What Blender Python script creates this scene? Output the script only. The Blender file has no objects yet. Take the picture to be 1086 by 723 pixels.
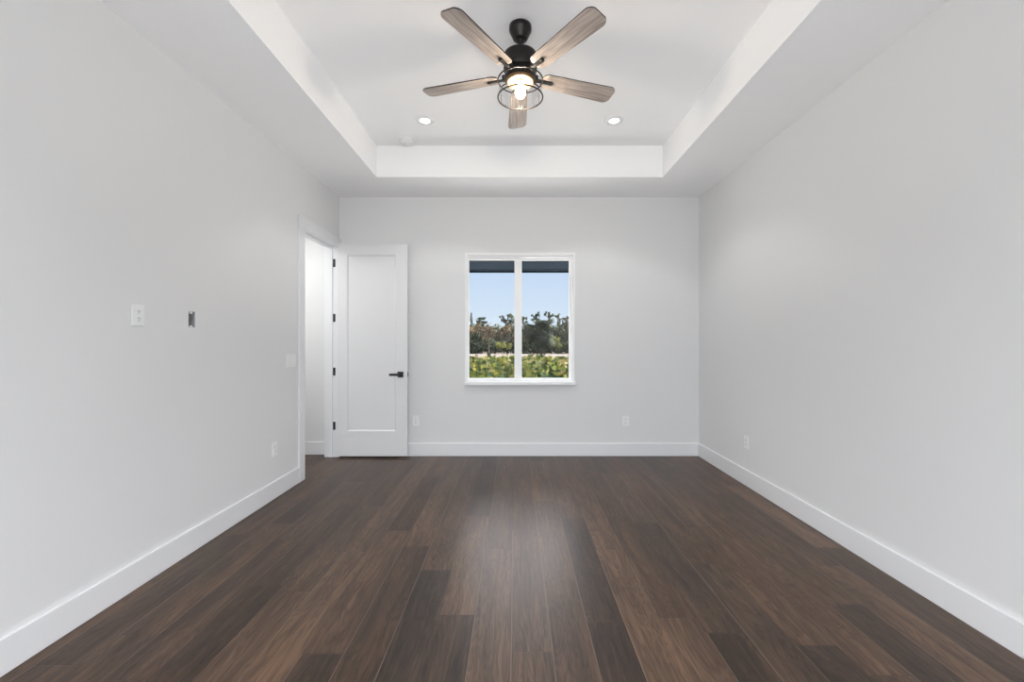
import bpy, bmesh, math, random
from mathutils import Vector, Matrix

# ------------------------------------------------------------------ camera, world, lights, exposure
SC = bpy.context.scene
COL = SC.collection
W, H, F = 1086.0, 723.0, 460.0            # frame and focal length in pixels
VX, VY, EYE = 546.6, 362.5, 1.342         # vanishing point and eye height

cam_data = bpy.data.cameras.new('camera')
cam = bpy.data.objects.new('camera', cam_data)
COL.objects.link(cam)
cam.location = (0, 0, EYE)
cam.rotation_euler = (math.radians(90), 0, 0)
cam_data.sensor_fit = 'HORIZONTAL'
cam_data.sensor_width = 36.0
cam_data.lens = 36.0 * F / W
cam_data.shift_x = -(VX - W / 2) / W
cam_data.shift_y = (VY - H / 2) / W
cam_data.clip_start = 0.02
cam_data.clip_end = 400
SC.camera = cam

SC.view_settings.view_transform = 'Standard'
SC.view_settings.look = 'None'
SC.view_settings.exposure = 0.12
SC.view_settings.gamma = 1.0
SC.view_settings.use_curve_mapping = False
SC.cycles.use_denoising = True
SC.cycles.use_adaptive_sampling = False
SC.cycles.max_bounces = 12
SC.cycles.diffuse_bounces = 8
SC.cycles.glossy_bounces = 5
SC.cycles.transparent_max_bounces = 16
SC.cycles.sample_clamp_indirect = 6
SC.cycles.caustics_reflective = False
SC.cycles.caustics_refractive = False

SUN_STRENGTH = 19.0
REAR_POWER = 94.0
CAN_STRENGTH = 12.0
CAN_POWER = 32.0
BULB_STRENGTH = 260.0
HALL_POWER = 17.0

world = bpy.data.worlds.new('sky')
SC.world = world
world.use_nodes = True
wn, wl = world.node_tree.nodes, world.node_tree.links
wn.clear()
w_out = wn.new('ShaderNodeOutputWorld')
w_bg = wn.new('ShaderNodeBackground')
w_tc = wn.new('ShaderNodeTexCoord')
w_sep = wn.new('ShaderNodeSeparateXYZ')
w_ramp = wn.new('ShaderNodeValToRGB')
wl.new(w_tc.outputs['Generated'], w_sep.inputs[0])
wl.new(w_sep.outputs['Z'], w_ramp.inputs[0])
wl.new(w_ramp.outputs[0], w_bg.inputs[0])
wl.new(w_bg.outputs[0], w_out.inputs[0])
cr = w_ramp.color_ramp
cr.elements[0].position = 0.0
cr.elements[0].color = (0.40, 0.44, 0.47, 1)
cr.elements[1].position = 1.0
cr.elements[1].color = (0.55, 0.75, 1.1, 1)
for p, c in ((0.015, (0.68, 0.78, 0.885, 1)), (0.17, (0.54, 0.67, 0.87, 1)), (0.27, (6.0, 5.8, 6.0, 1)), (0.5, (6.0, 5.8, 6.0, 1))):
    e = cr.elements.new(p); e.color = c
w_bg.inputs[1].default_value = 1.0

def light(name, kind, energy, loc, rot, color=(1, 1, 1), **kw):
    d = bpy.data.lights.new(name, kind)
    d.energy = energy; d.color = color
    for k, v in kw.items(): setattr(d, k, v)
    o = bpy.data.objects.new(name, d)
    COL.objects.link(o)
    o.location = loc; o.rotation_euler = rot
    return o

R = math.radians
light('sun', 'SUN', SUN_STRENGTH, (20, 4, 20), (R(44), 0, R(88)), (1.0, 0.95, 0.86), angle=R(0.6))
# added area fill standing in for daylight, outside the unseen rear door
light('rear_fill_light', 'AREA', REAR_POWER, (0.05, -1.25, 1.05), (R(104), 0, 0), (0.90, 0.945, 1.0),
      shape='RECTANGLE', size=3.2, size_y=2.0)
# ceiling lamp of the hallway behind the open door
light('hall_lamp', 'AREA', HALL_POWER, (-2.95, 4.35, 2.70), (0, 0, 0), (1.0, 0.985, 0.96), shape='DISK', size=0.5)

# ------------------------------------------------------------------ helpers
def at(px, py, d):
    return Vector(((px - VX) * d / F, d, EYE + (VY - py) * d / F))

def tag(o, label=None, cat=None, group=None, kind=None):
    if label: o['label'] = label
    if cat: o['category'] = cat
    if group: o['group'] = group
    if kind: o['kind'] = kind
    return o

def empty(name, loc=(0, 0, 0), parent=None):
    o = bpy.data.objects.new(name, None)
    o.empty_display_size = 0.05
    COL.objects.link(o)
    o.location = loc
    if parent: o.parent = parent
    return o

class MB:
    """collects geometry in world coordinates; build() links it as ONE mesh object"""
    def __init__(s):
        s.bm = bmesh.new()
    def box(s, x0, x1, y0, y1, z0, z1, bev=0.0, mi=0, seg=2):
        t = bmesh.new()
        vs = [t.verts.new((x, y, z)) for x in (x0, x1) for y in (y0, y1) for z in (z0, z1)]
        for f in ((0, 1, 3, 2), (4, 6, 7, 5), (0, 4, 5, 1), (2, 3, 7, 6), (0, 2, 6, 4), (1, 5, 7, 3)):
            t.faces.new([vs[i] for i in f]).material_index = mi
        bmesh.ops.recalc_face_normals(t, faces=t.faces[:])
        if bev:
            bmesh.ops.bevel(t, geom=t.edges[:], offset=bev, segments=seg, affect='EDGES', profile=0.5)
        s._merge(t); return s
    def _merge(s, t, M=None):
        if M is not None: bmesh.ops.transform(t, matrix=M, verts=t.verts[:])
        me = bpy.data.meshes.new('tmp'); t.to_mesh(me); t.free()
        s.bm.from_mesh(me); bpy.data.meshes.remove(me)
    def lathe(s, prof, c=(0, 0, 0), n=48, axis='Z', mi=0, cap=True):
        t = bmesh.new(); rings = []
        for r, z in prof:
            rings.append([t.verts.new((max(r, 1e-5) * math.cos(2 * math.pi * k / n), max(r, 1e-5) * math.sin(2 * math.pi * k / n), z)) for k in range(n)])
        for a, b in zip(rings, rings[1:]):
            for k in range(n):
                f = t.faces.new((a[k], a[(k + 1) % n], b[(k + 1) % n], b[k])); f.material_index = mi; f.smooth = True
        if cap:
            for rg in (rings[0], rings[-1]):
                try: t.faces.new(rg).material_index = mi
                except ValueError: pass
        bmesh.ops.remove_doubles(t, verts=t.verts[:], dist=2e-5)
        bmesh.ops.recalc_face_normals(t, faces=t.faces[:])
        M = Matrix.Translation(c)
        if axis == 'Y': M = M @ Matrix.Rotation(R(90), 4, 'X')
        if axis == 'X': M = M @ Matrix.Rotation(R(90), 4, 'Y')
        s._merge(t, M); return s
    def torus(s, Rr, r, c=(0, 0, 0), n=64, m=10):
        t = bmesh.new(); g = []
        for i in range(n):
            a = 2 * math.pi * i / n
            g.append([t.verts.new(((Rr + r * math.cos(2 * math.pi * j / m)) * math.cos(a), (Rr + r * math.cos(2 * math.pi * j / m)) * math.sin(a), r * math.sin(2 * math.pi * j / m))) for j in range(m)])
        for i in range(n):
            for j in range(m):
                f = t.faces.new((g[i][j], g[(i + 1) % n][j], g[(i + 1) % n][(j + 1) % m], g[i][(j + 1) % m])); f.smooth = True
        bmesh.ops.recalc_face_normals(t, faces=t.faces[:])
        s._merge(t, Matrix.Translation(c)); return s
    def tube(s, pts, radii, n=8):
        t = bmesh.new(); pts = [Vector(p) for p in pts]; rings = []
        for i, p in enumerate(pts):
            d = (pts[min(i + 1, len(pts) - 1)] - pts[max(i - 1, 0)]).normalized()
            u = d.cross(Vector((0, 0, 1)));
            if u.length < 1e-3: u = d.cross(Vector((1, 0, 0)))
            u.normalize(); v = d.cross(u)
            r = radii if isinstance(radii, (int, float)) else radii[i]
            rings.append([t.verts.new(p + u * r * math.cos(2 * math.pi * k / n) + v * r * math.sin(2 * math.pi * k / n)) for k in range(n)])
        for a, b in zip(rings, rings[1:]):
            for k in range(n):
                t.faces.new((a[k], a[(k + 1) % n], b[(k + 1) % n], b[k])).smooth = True
        t.faces.new(rings[0]); t.faces.new(rings[-1])
        bmesh.ops.recalc_face_normals(t, faces=t.faces[:])
        s._merge(t); return s
    def quad(s, a, b, c, d, mi=0):
        f = s.bm.faces.new([s.bm.verts.new(p) for p in (a, b, c, d)]); f.material_index = mi; return f
    def build(s, name, mats, parent=None, smooth_angle=None):
        me = bpy.data.meshes.new(name)
        s.bm.to_mesh(me); s.bm.free()
        for m in (mats if isinstance(mats, (list, tuple)) else [mats]): me.materials.append(m)
        o = bpy.data.objects.new(name, me)
        COL.objects.link(o)
        if parent is not None:
            o.parent = parent
            p = parent; off = Vector((0, 0, 0))
            while p is not None: off += p.location; p = p.parent
            me.transform(Matrix.Translation(-off))
        return o

def wall(name, axis, front, back, u0, u1, z0, z1, holes, mat, mats=None):
    """solid wall slab with rectangular through-holes; axis = the wall's normal axis"""
    us = sorted({u0, u1, *[h[0] for h in holes], *[h[1] for h in holes]})
    zs = sorted({z0, z1, *[h[2] for h in holes], *[h[3] for h in holes]})
    def solid(i, j):
        if not (0 <= i < len(us) - 1 and 0 <= j < len(zs) - 1): return False
        cu, cz = (us[i] + us[i + 1]) / 2, (zs[j] + zs[j + 1]) / 2
        return not any(h[0] < cu < h[1] and h[2] < cz < h[3] for h in holes)
    def P(u, w, z): return (w, u, z) if axis == 'X' else (u, w, z)
    m = MB()
    for i in range(len(us) - 1):
        for j in range(len(zs) - 1):
            if not solid(i, j): continue
            a, b, c, d = us[i], us[i + 1], zs[j], zs[j + 1]
            for w in (front, back): m.quad(P(a, w, c), P(b, w, c), P(b, w, d), P(a, w, d))
            if not solid(i - 1, j): m.quad(P(a, front, c), P(a, back, c), P(a, back, d), P(a, front, d))
            if not solid(i + 1, j): m.quad(P(b, front, c), P(b, back, c), P(b, back, d), P(b, front, d))
            if not solid(i, j - 1): m.quad(P(a, front, c), P(a, back, c), P(b, back, c), P(b, front, c))
            if not solid(i, j + 1): m.quad(P(a, front, d), P(a, back, d), P(b, back, d), P(b, front, d))
    bmesh.ops.remove_doubles(m.bm, verts=m.bm.verts[:], dist=1e-5)
    bmesh.ops.recalc_face_normals(m.bm, faces=m.bm.faces[:])
    return tag(m.build(name, mat), kind='structure')

# ------------------------------------------------------------------ materials
def mat(name, color, rough=0.5, metal=0.0, spec=0.5, bump=None, coat=0.0, var=0.0):
    m = bpy.data.materials.new(name); m.use_nodes = True
    n, l = m.node_tree.nodes, m.node_tree.links
    b = n['Principled BSDF']
    b.inputs['Base Color'].default_value = (*color, 1)
    b.inputs['Roughness'].default_value = rough
    b.inputs['Metallic'].default_value = metal
    b.inputs['Specular IOR Level'].default_value = spec
    b.inputs['Coat Weight'].default_value = coat
    tc = n.new('ShaderNodeTexCoord')
    if bump:
        sc, st = bump
        no = n.new('ShaderNodeTexNoise'); no.inputs['Scale'].default_value = sc; no.inputs['Detail'].default_value = 3
        bu = n.new('ShaderNodeBump'); bu.inputs['Strength'].default_value = st; bu.inputs['Distance'].default_value = 0.002
        l.new(tc.outputs['Object'], no.inputs['Vector']); l.new(no.outputs['Fac'], bu.inputs['Height']); l.new(bu.outputs[0], b.inputs['Normal'])
    if var:
        no = n.new('ShaderNodeTexNoise'); no.inputs['Scale'].default_value = 3.0; no.inputs['Detail'].default_value = 4
        mp = n.new('ShaderNodeMapRange'); mp.inputs['To Min'].default_value = 1 - var; mp.inputs['To Max'].default_value = 1 + var
        mx = n.new('ShaderNodeMix'); mx.data_type = 'RGBA'; mx.blend_type = 'MULTIPLY'; mx.inputs[0].default_value = 1
        mx.inputs[6].default_value = (*color, 1)
        l.new(tc.outputs['Object'], no.inputs['Vector']); l.new(no.outputs['Fac'], mp.inputs[0]); l.new(mp.outputs[0], mx.inputs[7]); l.new(mx.outputs[2], b.inputs['Base Color'])
    return m

def emit_mat(name, color, strength):
    m = bpy.data.materials.new(name); m.use_nodes = True
    n, l = m.node_tree.nodes, m.node_tree.links
    n.clear()
    o = n.new('ShaderNodeOutputMaterial'); e = n.new('ShaderNodeEmission')
    e.inputs[0].default_value = (*color, 1); e.inputs[1].default_value = strength
    l.new(e.outputs[0], o.inputs[0]); return m

def thin_glass(name, tint=(0.97, 0.98, 0.98), refl=1.0):
    m = bpy.data.materials.new(name); m.use_nodes = True
    n, l = m.node_tree.nodes, m.node_tree.links
    n.clear()
    o = n.new('ShaderNodeOutputMaterial'); t = n.new('ShaderNodeBsdfTransparent'); g = n.new('ShaderNodeBsdfGlossy')
    mx = n.new('ShaderNodeMixShader'); fr = n.new('ShaderNodeFresnel'); fr.inputs['IOR'].default_value = 1.45
    t.inputs[0].default_value = (*tint, 1); g.inputs['Roughness'].default_value = 0.02
    mu = n.new('ShaderNodeMath'); mu.operation = 'MULTIPLY'; mu.inputs[1].default_value = refl
    l.new(fr.outputs[0], mu.inputs[0]); l.new(mu.outputs[0], mx.inputs[0]); l.new(t.outputs[0], mx.inputs[1]); l.new(g.outputs[0], mx.inputs[2]); l.new(mx.outputs[0], o.inputs[0])
    return m

M_WALL = mat('wall_paint', (0.755, 0.76, 0.765), 0.75, spec=0.25, bump=(260, 0.12))
M_CEIL = mat('ceiling_paint', (0.94, 0.94, 0.945), 0.8, spec=0.2, bump=(90, 0.35))
M_TRIM = mat('trim_enamel', (0.80, 0.81, 0.825), 0.32, spec=0.45)
M_DOOR = mat('door_enamel', (0.76, 0.765, 0.775), 0.38, spec=0.45)
M_VINYL = mat('white_vinyl', (0.87, 0.875, 0.88), 0.35)
M_PLATE = mat('white_plastic', (0.84, 0.845, 0.85), 0.35)
M_SLOT = mat('dark_slot', (0.05, 0.05, 0.05), 0.6)
M_BLACK = mat('matte_black', (0.012, 0.012, 0.016), 0.45)
M_BRONZE = mat('dark_bronze', (0.022, 0.019, 0.018), 0.38, metal=0.55, var=0.15)
M_COPPER = mat('warm_bronze', (0.34, 0.20, 0.10), 0.4, metal=0.6)
M_STEEL = mat('galvanized_steel', (0.50, 0.50, 0.51), 0.5, metal=0.4, var=0.2)
M_GLASS = thin_glass('window_glass', (0.975, 0.985, 0.985), 0.10)
M_SHADE = thin_glass('clear_shade_glass', (0.97, 0.97, 0.97), 0.15)
M_CAN = emit_mat('lamp_lens', (1.0, 0.98, 0.96), CAN_STRENGTH)
M_BULB = emit_mat('filament_bulb', (1.0, 0.86, 0.68), BULB_STRENGTH)
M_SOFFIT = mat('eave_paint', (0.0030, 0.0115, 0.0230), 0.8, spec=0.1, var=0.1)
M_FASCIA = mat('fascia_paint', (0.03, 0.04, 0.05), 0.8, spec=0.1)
M_STUCCO = mat('stucco', (0.7, 0.7, 0.68), 0.9, bump=(60, 0.4))

def floor_mat():
    m = bpy.data.materials.new('plank_floor'); m.use_nodes = True
    n, l = m.node_tree.nodes, m.node_tree.links
    b = n['Principled BSDF']
    def node(t, **kw):
        x = n.new(t)
        for k, v in kw.items(): setattr(x, k, v)
        return x
    def mth(op, a, c=None, clamp=False):
        x = node('ShaderNodeMath', operation=op, use_clamp=clamp)
        for i, v in enumerate((a, c)):
            if v is None: continue
            if isinstance(v, (int, float)): x.inputs[i].default_value = v
            else: l.new(v, x.inputs[i])
        return x.outputs[0]
    uv1 = node('ShaderNodeUVMap', uv_map='plank'); uv2 = node('ShaderNodeUVMap', uv_map='plank_far')
    s1 = node('ShaderNodeSeparateXYZ'); s2 = node('ShaderNodeSeparateXYZ')
    l.new(uv1.outputs[0], s1.inputs[0]); l.new(uv2.outputs[0], s2.inputs[0])
    at_ = node('ShaderNodeAttribute', attribute_name='tone')
    sa = node('ShaderNodeSeparateColor'); l.new(at_.outputs['Color'], sa.inputs[0])
    tone, seed, warm = sa.outputs[0], sa.outputs[1], sa.outputs[2]
    def grain(su, sv, det, dist, off):
        cx = node('ShaderNodeCombineXYZ')
        l.new(mth('MULTIPLY', s1.outputs[0], su), cx.inputs[0]); l.new(mth('MULTIPLY', s1.outputs[1], sv), cx.inputs[1])
        l.new(mth('ADD', mth('MULTIPLY', seed, 91.7), off), cx.inputs[2])
        t = node('ShaderNodeTexNoise'); t.inputs['Scale'].default_value = 1.0; t.inputs['Detail'].default_value = det
        t.inputs['Roughness'].default_value = 0.6; t.inputs['Distortion'].default_value = dist
        l.new(cx.outputs[0], t.inputs['Vector']); return t.outputs['Fac']
    g_broad = grain(9, 1.3, 3, 0.6, 0)
    g_mid = grain(38, 2.2, 4, 1.0, 7)
    g_fine = grain(190, 5.0, 3, 0.2, 13)
    # cathedral rings: bands of a slow field
    rings = mth('ABSOLUTE', mth('SINE', mth('MULTIPLY', g_broad, 46.0)))
    k = mth('ADD', mth('MULTIPLY', g_broad, 0.55), mth('MULTIPLY', g_mid, 0.75))
    k = mth('ADD', k, mth('MULTIPLY', g_fine, 0.28))
    k = mth('ADD', k, mth('MULTIPLY', rings, 0.16))
    k = mth('ADD', k, mth('SUBTRACT', mth('MULTIPLY', tone, 0.58), 0.64))
    ramp = node('ShaderNodeValToRGB'); l.new(k, ramp.inputs[0])
    e = ramp.color_ramp.elements
    e[0].position = 0.12; e[0].color = (0.014, 0.0085, 0.0060, 1)
    e[1].position = 0.95; e[1].color = (0.18, 0.108, 0.066, 1)
    for p, c in ((0.38, (0.038, 0.0225, 0.0145, 1)), (0.62, (0.078, 0.0465, 0.0295, 1))):
        x = ramp.color_ramp.elements.new(p); x.color = c
    grey = node('ShaderNodeMix', data_type='RGBA', blend_type='MULTIPLY'); grey.inputs[0].default_value = 1
    wr = node('ShaderNodeValToRGB'); wr.color_ramp.elements[0].color = (0.94, 0.99, 1.04, 1); wr.color_ramp.elements[1].color = (1.04, 1.0, 0.95, 1)
    l.new(warm, wr.inputs[0]); l.new(ramp.outputs[0], grey.inputs[6]); l.new(wr.outputs[0], grey.inputs[7])
    # bevelled seams; pale long edges are a highlight painted into the colour
    du = mth('MINIMUM', s1.outputs[0], s2.outputs[0]); dv = mth('MINIMUM', s1.outputs[1], s2.outputs[1])
    dm = mth('MINIMUM', du, dv)
    seam = mth('SUBTRACT', 1.0, mth('MULTIPLY', dm, 1 / 0.0022), True)
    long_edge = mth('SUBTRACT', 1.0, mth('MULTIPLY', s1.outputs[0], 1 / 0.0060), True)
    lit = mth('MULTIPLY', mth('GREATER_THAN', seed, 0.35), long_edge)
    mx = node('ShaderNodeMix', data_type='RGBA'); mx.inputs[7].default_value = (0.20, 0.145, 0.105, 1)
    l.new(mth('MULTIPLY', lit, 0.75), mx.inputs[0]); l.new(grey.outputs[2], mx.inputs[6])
    mx2 = node('ShaderNodeMix', data_type='RGBA'); mx2.inputs[7].default_value = (0.016, 0.011, 0.008, 1)
    l.new(mth('MULTIPLY', mth('MULTIPLY', seam, mth('LESS_THAN', seed, 0.35)), 0.8), mx2.inputs[0]); l.new(mx.outputs[2], mx2.inputs[6])
    l.new(mx2.outputs[2], b.inputs['Base Color'])
    hgt = mth('ADD', mth('MULTIPLY', g_fine, 0.10), mth('MINIMUM', mth('MULTIPLY', dm, 1 / 0.003), 1.0))
    bu = node('ShaderNodeBump'); bu.inputs['Strength'].default_value = 0.22; bu.inputs['Distance'].default_value = 0.0012
    l.new(hgt, bu.inputs['Height']); l.new(bu.outputs[0], b.inputs['Normal'])
    rr = node('ShaderNodeMapRange'); rr.inputs['To Min'].default_value = 0.31; rr.inputs['To Max'].default_value = 0.43
    l.new(g_mid, rr.inputs[0]); l.new(rr.outputs[0], b.inputs['Roughness'])
    b.inputs['Specular IOR Level'].default_value = 0.36
    return m
M_FLOOR = floor_mat()

def oak_mat():
    m = bpy.data.materials.new('weathered_oak'); m.use_nodes = True
    n, l = m.node_tree.nodes, m.node_tree.links
    b = n['Principled BSDF']
    uv = n.new('ShaderNodeUVMap'); uv.uv_map = 'blade'
    mp = n.new('ShaderNodeMapping'); mp.inputs['Scale'].default_value = (4.0, 60.0, 1)
    no = n.new('ShaderNodeTexNoise'); no.inputs['Scale'].default_value = 1.0; no.inputs['Detail'].default_value = 5; no.inputs['Distortion'].default_value = 0.8
    rp = n.new('ShaderNodeValToRGB')
    rp.color_ramp.elements[0].position = 0.3; rp.color_ramp.elements[0].color = (0.22, 0.18, 0.16, 1)
    rp.color_ramp.elements[1].position = 0.72; rp.color_ramp.elements[1].color = (0.50, 0.43, 0.385, 1)
    l.new(uv.outputs[0], mp.inputs[0]); l.new(mp.outputs[0], no.inputs['Vector']); l.new(no.outputs['Fac'], rp.inputs[0]); l.new(rp.outputs[0], b.inputs['Base Color'])
    b.inputs['Roughness'].default_value = 0.4
    return m
M_OAK = oak_mat()

def leaf_mat(name, dark, light_, rough=0.55, trans=0.25, ramp=None):
    m = bpy.data.materials.new(name); m.use_nodes = True
    n, l = m.node_tree.nodes, m.node_tree.links
    b = n['Principled BSDF']
    a = n.new('ShaderNodeAttribute'); a.attribute_name = 'tone'
    s = n.new('ShaderNodeSeparateColor'); l.new(a.outputs['Color'], s.inputs[0])
    mx = n.new('ShaderNodeMix'); mx.data_type = 'RGBA'
    mx.inputs[6].default_value = (*dark, 1); mx.inputs[7].default_value = (*light_, 1)
    l.new(s.outputs[0], mx.inputs[0]); l.new(mx.outputs[2], b.inputs['Base Color'])
    b.inputs['Roughness'].default_value = rough
    b.inputs['Specular IOR Level'].default_value = 0.08
    if ramp:
        rp = n.new('ShaderNodeValToRGB'); rp.color_ramp.elements[0].color = (*ramp[0][1], 1); rp.color_ramp.elements[1].color = (*ramp[-1][1], 1)
        for p_, c_ in ramp[1:-1]: rp.color_ramp.elements.new(p_).color = (*c_, 1)
        l.new(s.outputs[0], rp.inputs[0]); l.new(rp.outputs[0], mx.inputs[6]); l.new(rp.outputs[0], mx.inputs[7])
    t = n.new('ShaderNodeBsdfTranslucent'); l.new(mx.outputs[2], t.inputs[0])
    ms = n.new('ShaderNodeMixShader'); ms.inputs[0].default_value = trans
    l.new(b.outputs[0], ms.inputs[1]); l.new(t.outputs[0], ms.inputs[2]); l.new(ms.outputs[0], n['Material Output'].inputs[0])
    return m
M_BARK = mat('grey_brown_bark', (0.03, 0.024, 0.019), 0.9, var=0.3)
M_SAND = mat('pale_sandy_road', (0.080, 0.064, 0.054), 0.95, var=0.15)
M_DRYGRASS = mat('dry_ground', (0.052, 0.038, 0.026), 0.95, var=0.4)

# ------------------------------------------------------------------ room dimensions
XL, XR, YF, YB = -2.074, 2.164, 5.113, -0.95
ZC, ZT = 3.048, 3.372                       # soffit height, tray height
TX0, TX1, TY0, TY1 = -1.436, 1.527, -0.30, 4.49   # tray opening
WT = 0.15                                    # wall thickness

# floor: planks laid along the room and through the door
def build_floor():
    me = bpy.data.meshes.new('floor'); bm = bmesh.new()
    l1 = bm.loops.layers.uv.new('plank'); l2 = bm.loops.layers.uv.new('plank_far')
    lc = bm.loops.layers.float_color.new('tone')
    rng = random.Random(5)
    PW, PL = 0.18, 1.22
    fixed = {0: 1.879, -1: 2.815, 1: 2.444, 2: 2.076, -2: 2.132, -3: 2.552, -4: 2.85, 3: 2.806, 5: 2.0, 6: 2.62}
    tones = {(-3, 0): 0.16, (-2, 0): 0.2, (-1, 0): .62, (0, 0): .5, (0, 1): .6, (-1, 1): .45, (2, 1): .22, (2, 0): .12, (1, 1): .6, (3, 1): .7, (3, 0): .75, (-2, 1): .66, (-3, 1): .5}
    x_min, x_max, y_min, y_max = -3.45, XR + 0.02, YB - 0.3, 5.20
    k0 = math.floor((x_min + 0.02) / PW)
    for k in range(k0, 14):
        a, b = -0.02 + k * PW, -0.02 + (k + 1) * PW
        a, b = max(a, x_min), min(b, x_max)
        if b - a < 0.01: continue
        j = fixed.get(k, rng.uniform(0, PL))
        n0 = math.floor((y_min - j) / PL)
        for i in range(n0, n0 + 9):
            c, d = j + i * PL, j + (i + 1) * PL
            c, d = max(c, y_min), min(d, y_max)
            if d - c < 0.01: continue
            tone = tones.get((k, i + 1), min(1, max(0, rng.gauss(0.50, 0.14))))
            seed, warm = rng.random(), rng.random()
            f = bm.faces.new([bm.verts.new(p) for p in ((a, c, 0), (b, c, 0), (b, d, 0), (a, d, 0))])
            for lp, (u, v) in zip(f.loops, ((0, 0), (b - a, 0), (b - a, d - c), (0, d - c))):
                lp[l1].uv = (u, v); lp[l2].uv = (b - a - u, d - c - v); lp[lc] = (tone, seed, warm, 1)
    bmesh.ops.recalc_face_normals(bm, faces=bm.faces[:])
    if bm.faces[:][0].normal.z < 0: bmesh.ops.reverse_faces(bm, faces=bm.faces[:])
    # slab underneath
    z = -0.12
    vs = [[bm.verts.new((x, y, zz)) for x, y in ((x_min, y_min), (x_max, y_min), (x_max, y_max), (x_min, y_max))] for zz in (-0.002, z)]
    bm.faces.new(vs[1][::-1])
    for q in range(4): bm.faces.new((vs[0][q], vs[1][q], vs[1][(q + 1) % 4], vs[0][(q + 1) % 4]))
    bm.to_mesh(me); bm.free(); me.materials.append(M_FLOOR)
    o = bpy.data.objects.new('floor', me); COL.objects.link(o)
    return tag(o, 'dark walnut plank floor running lengthwise to the window wall', 'floor', kind='structure')
build_floor()

# ceiling: soffit ring, tray sides and tray top as one shell
def build_ceiling():
    m = MB(); o0, o1, p0, p1 = XL - 0.05, XR + 0.05, YB - 0.05, YF + 0.05
    for (a, b, c, d) in ((o0, o1, p0, TY0), (o0, o1, TY1, p1), (o0, TX0, TY0, TY1), (TX1, o1, TY0, TY1)):
        m.box(a, b, c, d, ZC, ZC + 0.02)
    q = 0.02
    m.box(TX0 - q, TX0, TY0 - q, TY1 + q, ZC + 0.02, ZT + q)
    m.box(TX1, TX1 + q, TY0 - q, TY1 + q, ZC + 0.02, ZT + q)
    m.box(TX0, TX1, TY0 - q, TY0, ZC + 0.02, ZT + q)
    m.box(TX0, TX1, TY1, TY1 + q, ZC + 0.02, ZT + q)
    m.box(TX0 - q, TX1 + q, TY0 - q, TY1 + q, ZT, ZT + q)
    # attic deck above, keeps daylight out
    m.box(o0 - 0.3, o1 + 0.3, p0 - 0.3, p1 + 0.12, ZT + 0.1, ZT + 0.14)
    return tag(m.build('ceiling', M_CEIL), 'white tray ceiling with deep stepped recess over the room', 'ceiling', kind='structure')
build_ceiling()

# walls
JN, JF, HEAD = 4.242, 5.060, 2.453          # door opening: near jamb, far jamb, head
BX0, BX1, BZ0, BZ1 = 2.753, 2.809, 1.436, 1.537   # open electrical box
w = wall('wall_left', 'X', XL, XL - WT, YB - 0.1, YF, 0, ZT + 0.1, [(JN - 0.02, JF + 0.02, 0, HEAD + 0.02), (BX0, BX1, BZ0, BZ1)], M_WALL)
tag(w, 'white painted wall with doorway and switches, facing the blank wall', 'wall')
w = wall('wall_right', 'X', XR, XR + WT, YB - 0.1, YF, 0, ZT + 0.1, [], M_WALL)
tag(w, 'long blank white wall with a single low outlet', 'wall')
WX0, WX1, WZ0, WZ1 = -0.570, 0.678, 0.872, 2.364   # window opening
w = wall('wall_far', 'Y', YF, YF + 0.19, XL - WT, XR + WT, 0, ZT + 0.1, [(WX0, WX1, WZ0, WZ1)], M_WALL)
tag(w, 'white end wall holding the sliding window', 'wall')
SX0, SX1, SZ1 = -1.55, 1.65, 2.36
w = wall('wall_back', 'Y', YB, YB - 0.14, XL - WT, XR + WT, 0, ZT + 0.1, [(SX0, SX1, 0, SZ1)], M_WALL)
tag(w, 'white wall behind the viewpoint with a wide glass door added for fill light', 'wall')
# hallway beyond the door
HX = -3.40
m = MB(); m.box(HX - 0.1, XL - WT, 5.180, 5.30, 0, 2.8)
tag(m.build('wall_hall', M_WALL), 'white hallway wall seen through the open doorway', 'wall', kind='structure')
m = MB(); m.box(HX - 0.1, HX, 3.4, 5.18, 0, 2.8)
tag(m.build('wall_hall_side', M_WALL), 'white side wall of the hallway', 'wall', kind='structure')
m = MB(); m.box(HX - 0.1, XL - WT, 3.3, 3.4, 0, 2.8)
tag(m.build('wall_hall_near', M_WALL), 'white near end wall of the hallway', 'wall', kind='structure')
m = MB(); m.box(HX - 0.1, XL - WT, 3.3, 5.30, 2.75, 2.85)
tag(m.build('ceiling_hall', M_CEIL), 'white ceiling of the hallway', 'ceiling', kind='structure')

# baseboards
def base(name, label, x0, x1, y0, y1, h=0.150):
    m = MB()
    m.box(x0, x1, y0, y1, 0, h, bev=0.004)
    tag(m.build(name, M_TRIM), label, 'baseboard', kind='structure')
BT = 0.016
base('baseboard_left', 'white baseboard along the wall with the light switch', XL, XL + BT, YB, 4.135)
base('baseboard_right', 'white baseboard along the blank wall with one outlet', XR - BT, XR, YB, YF)
base('baseboard_far', 'white baseboard below the window', XL + 0.02, XR - BT, YF - BT, YF)
base('baseboard_hall', 'white baseboard of the hallway seen through the doorway', HX, XL - WT, 5.180 - BT, 5.180, 0.152)

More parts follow.
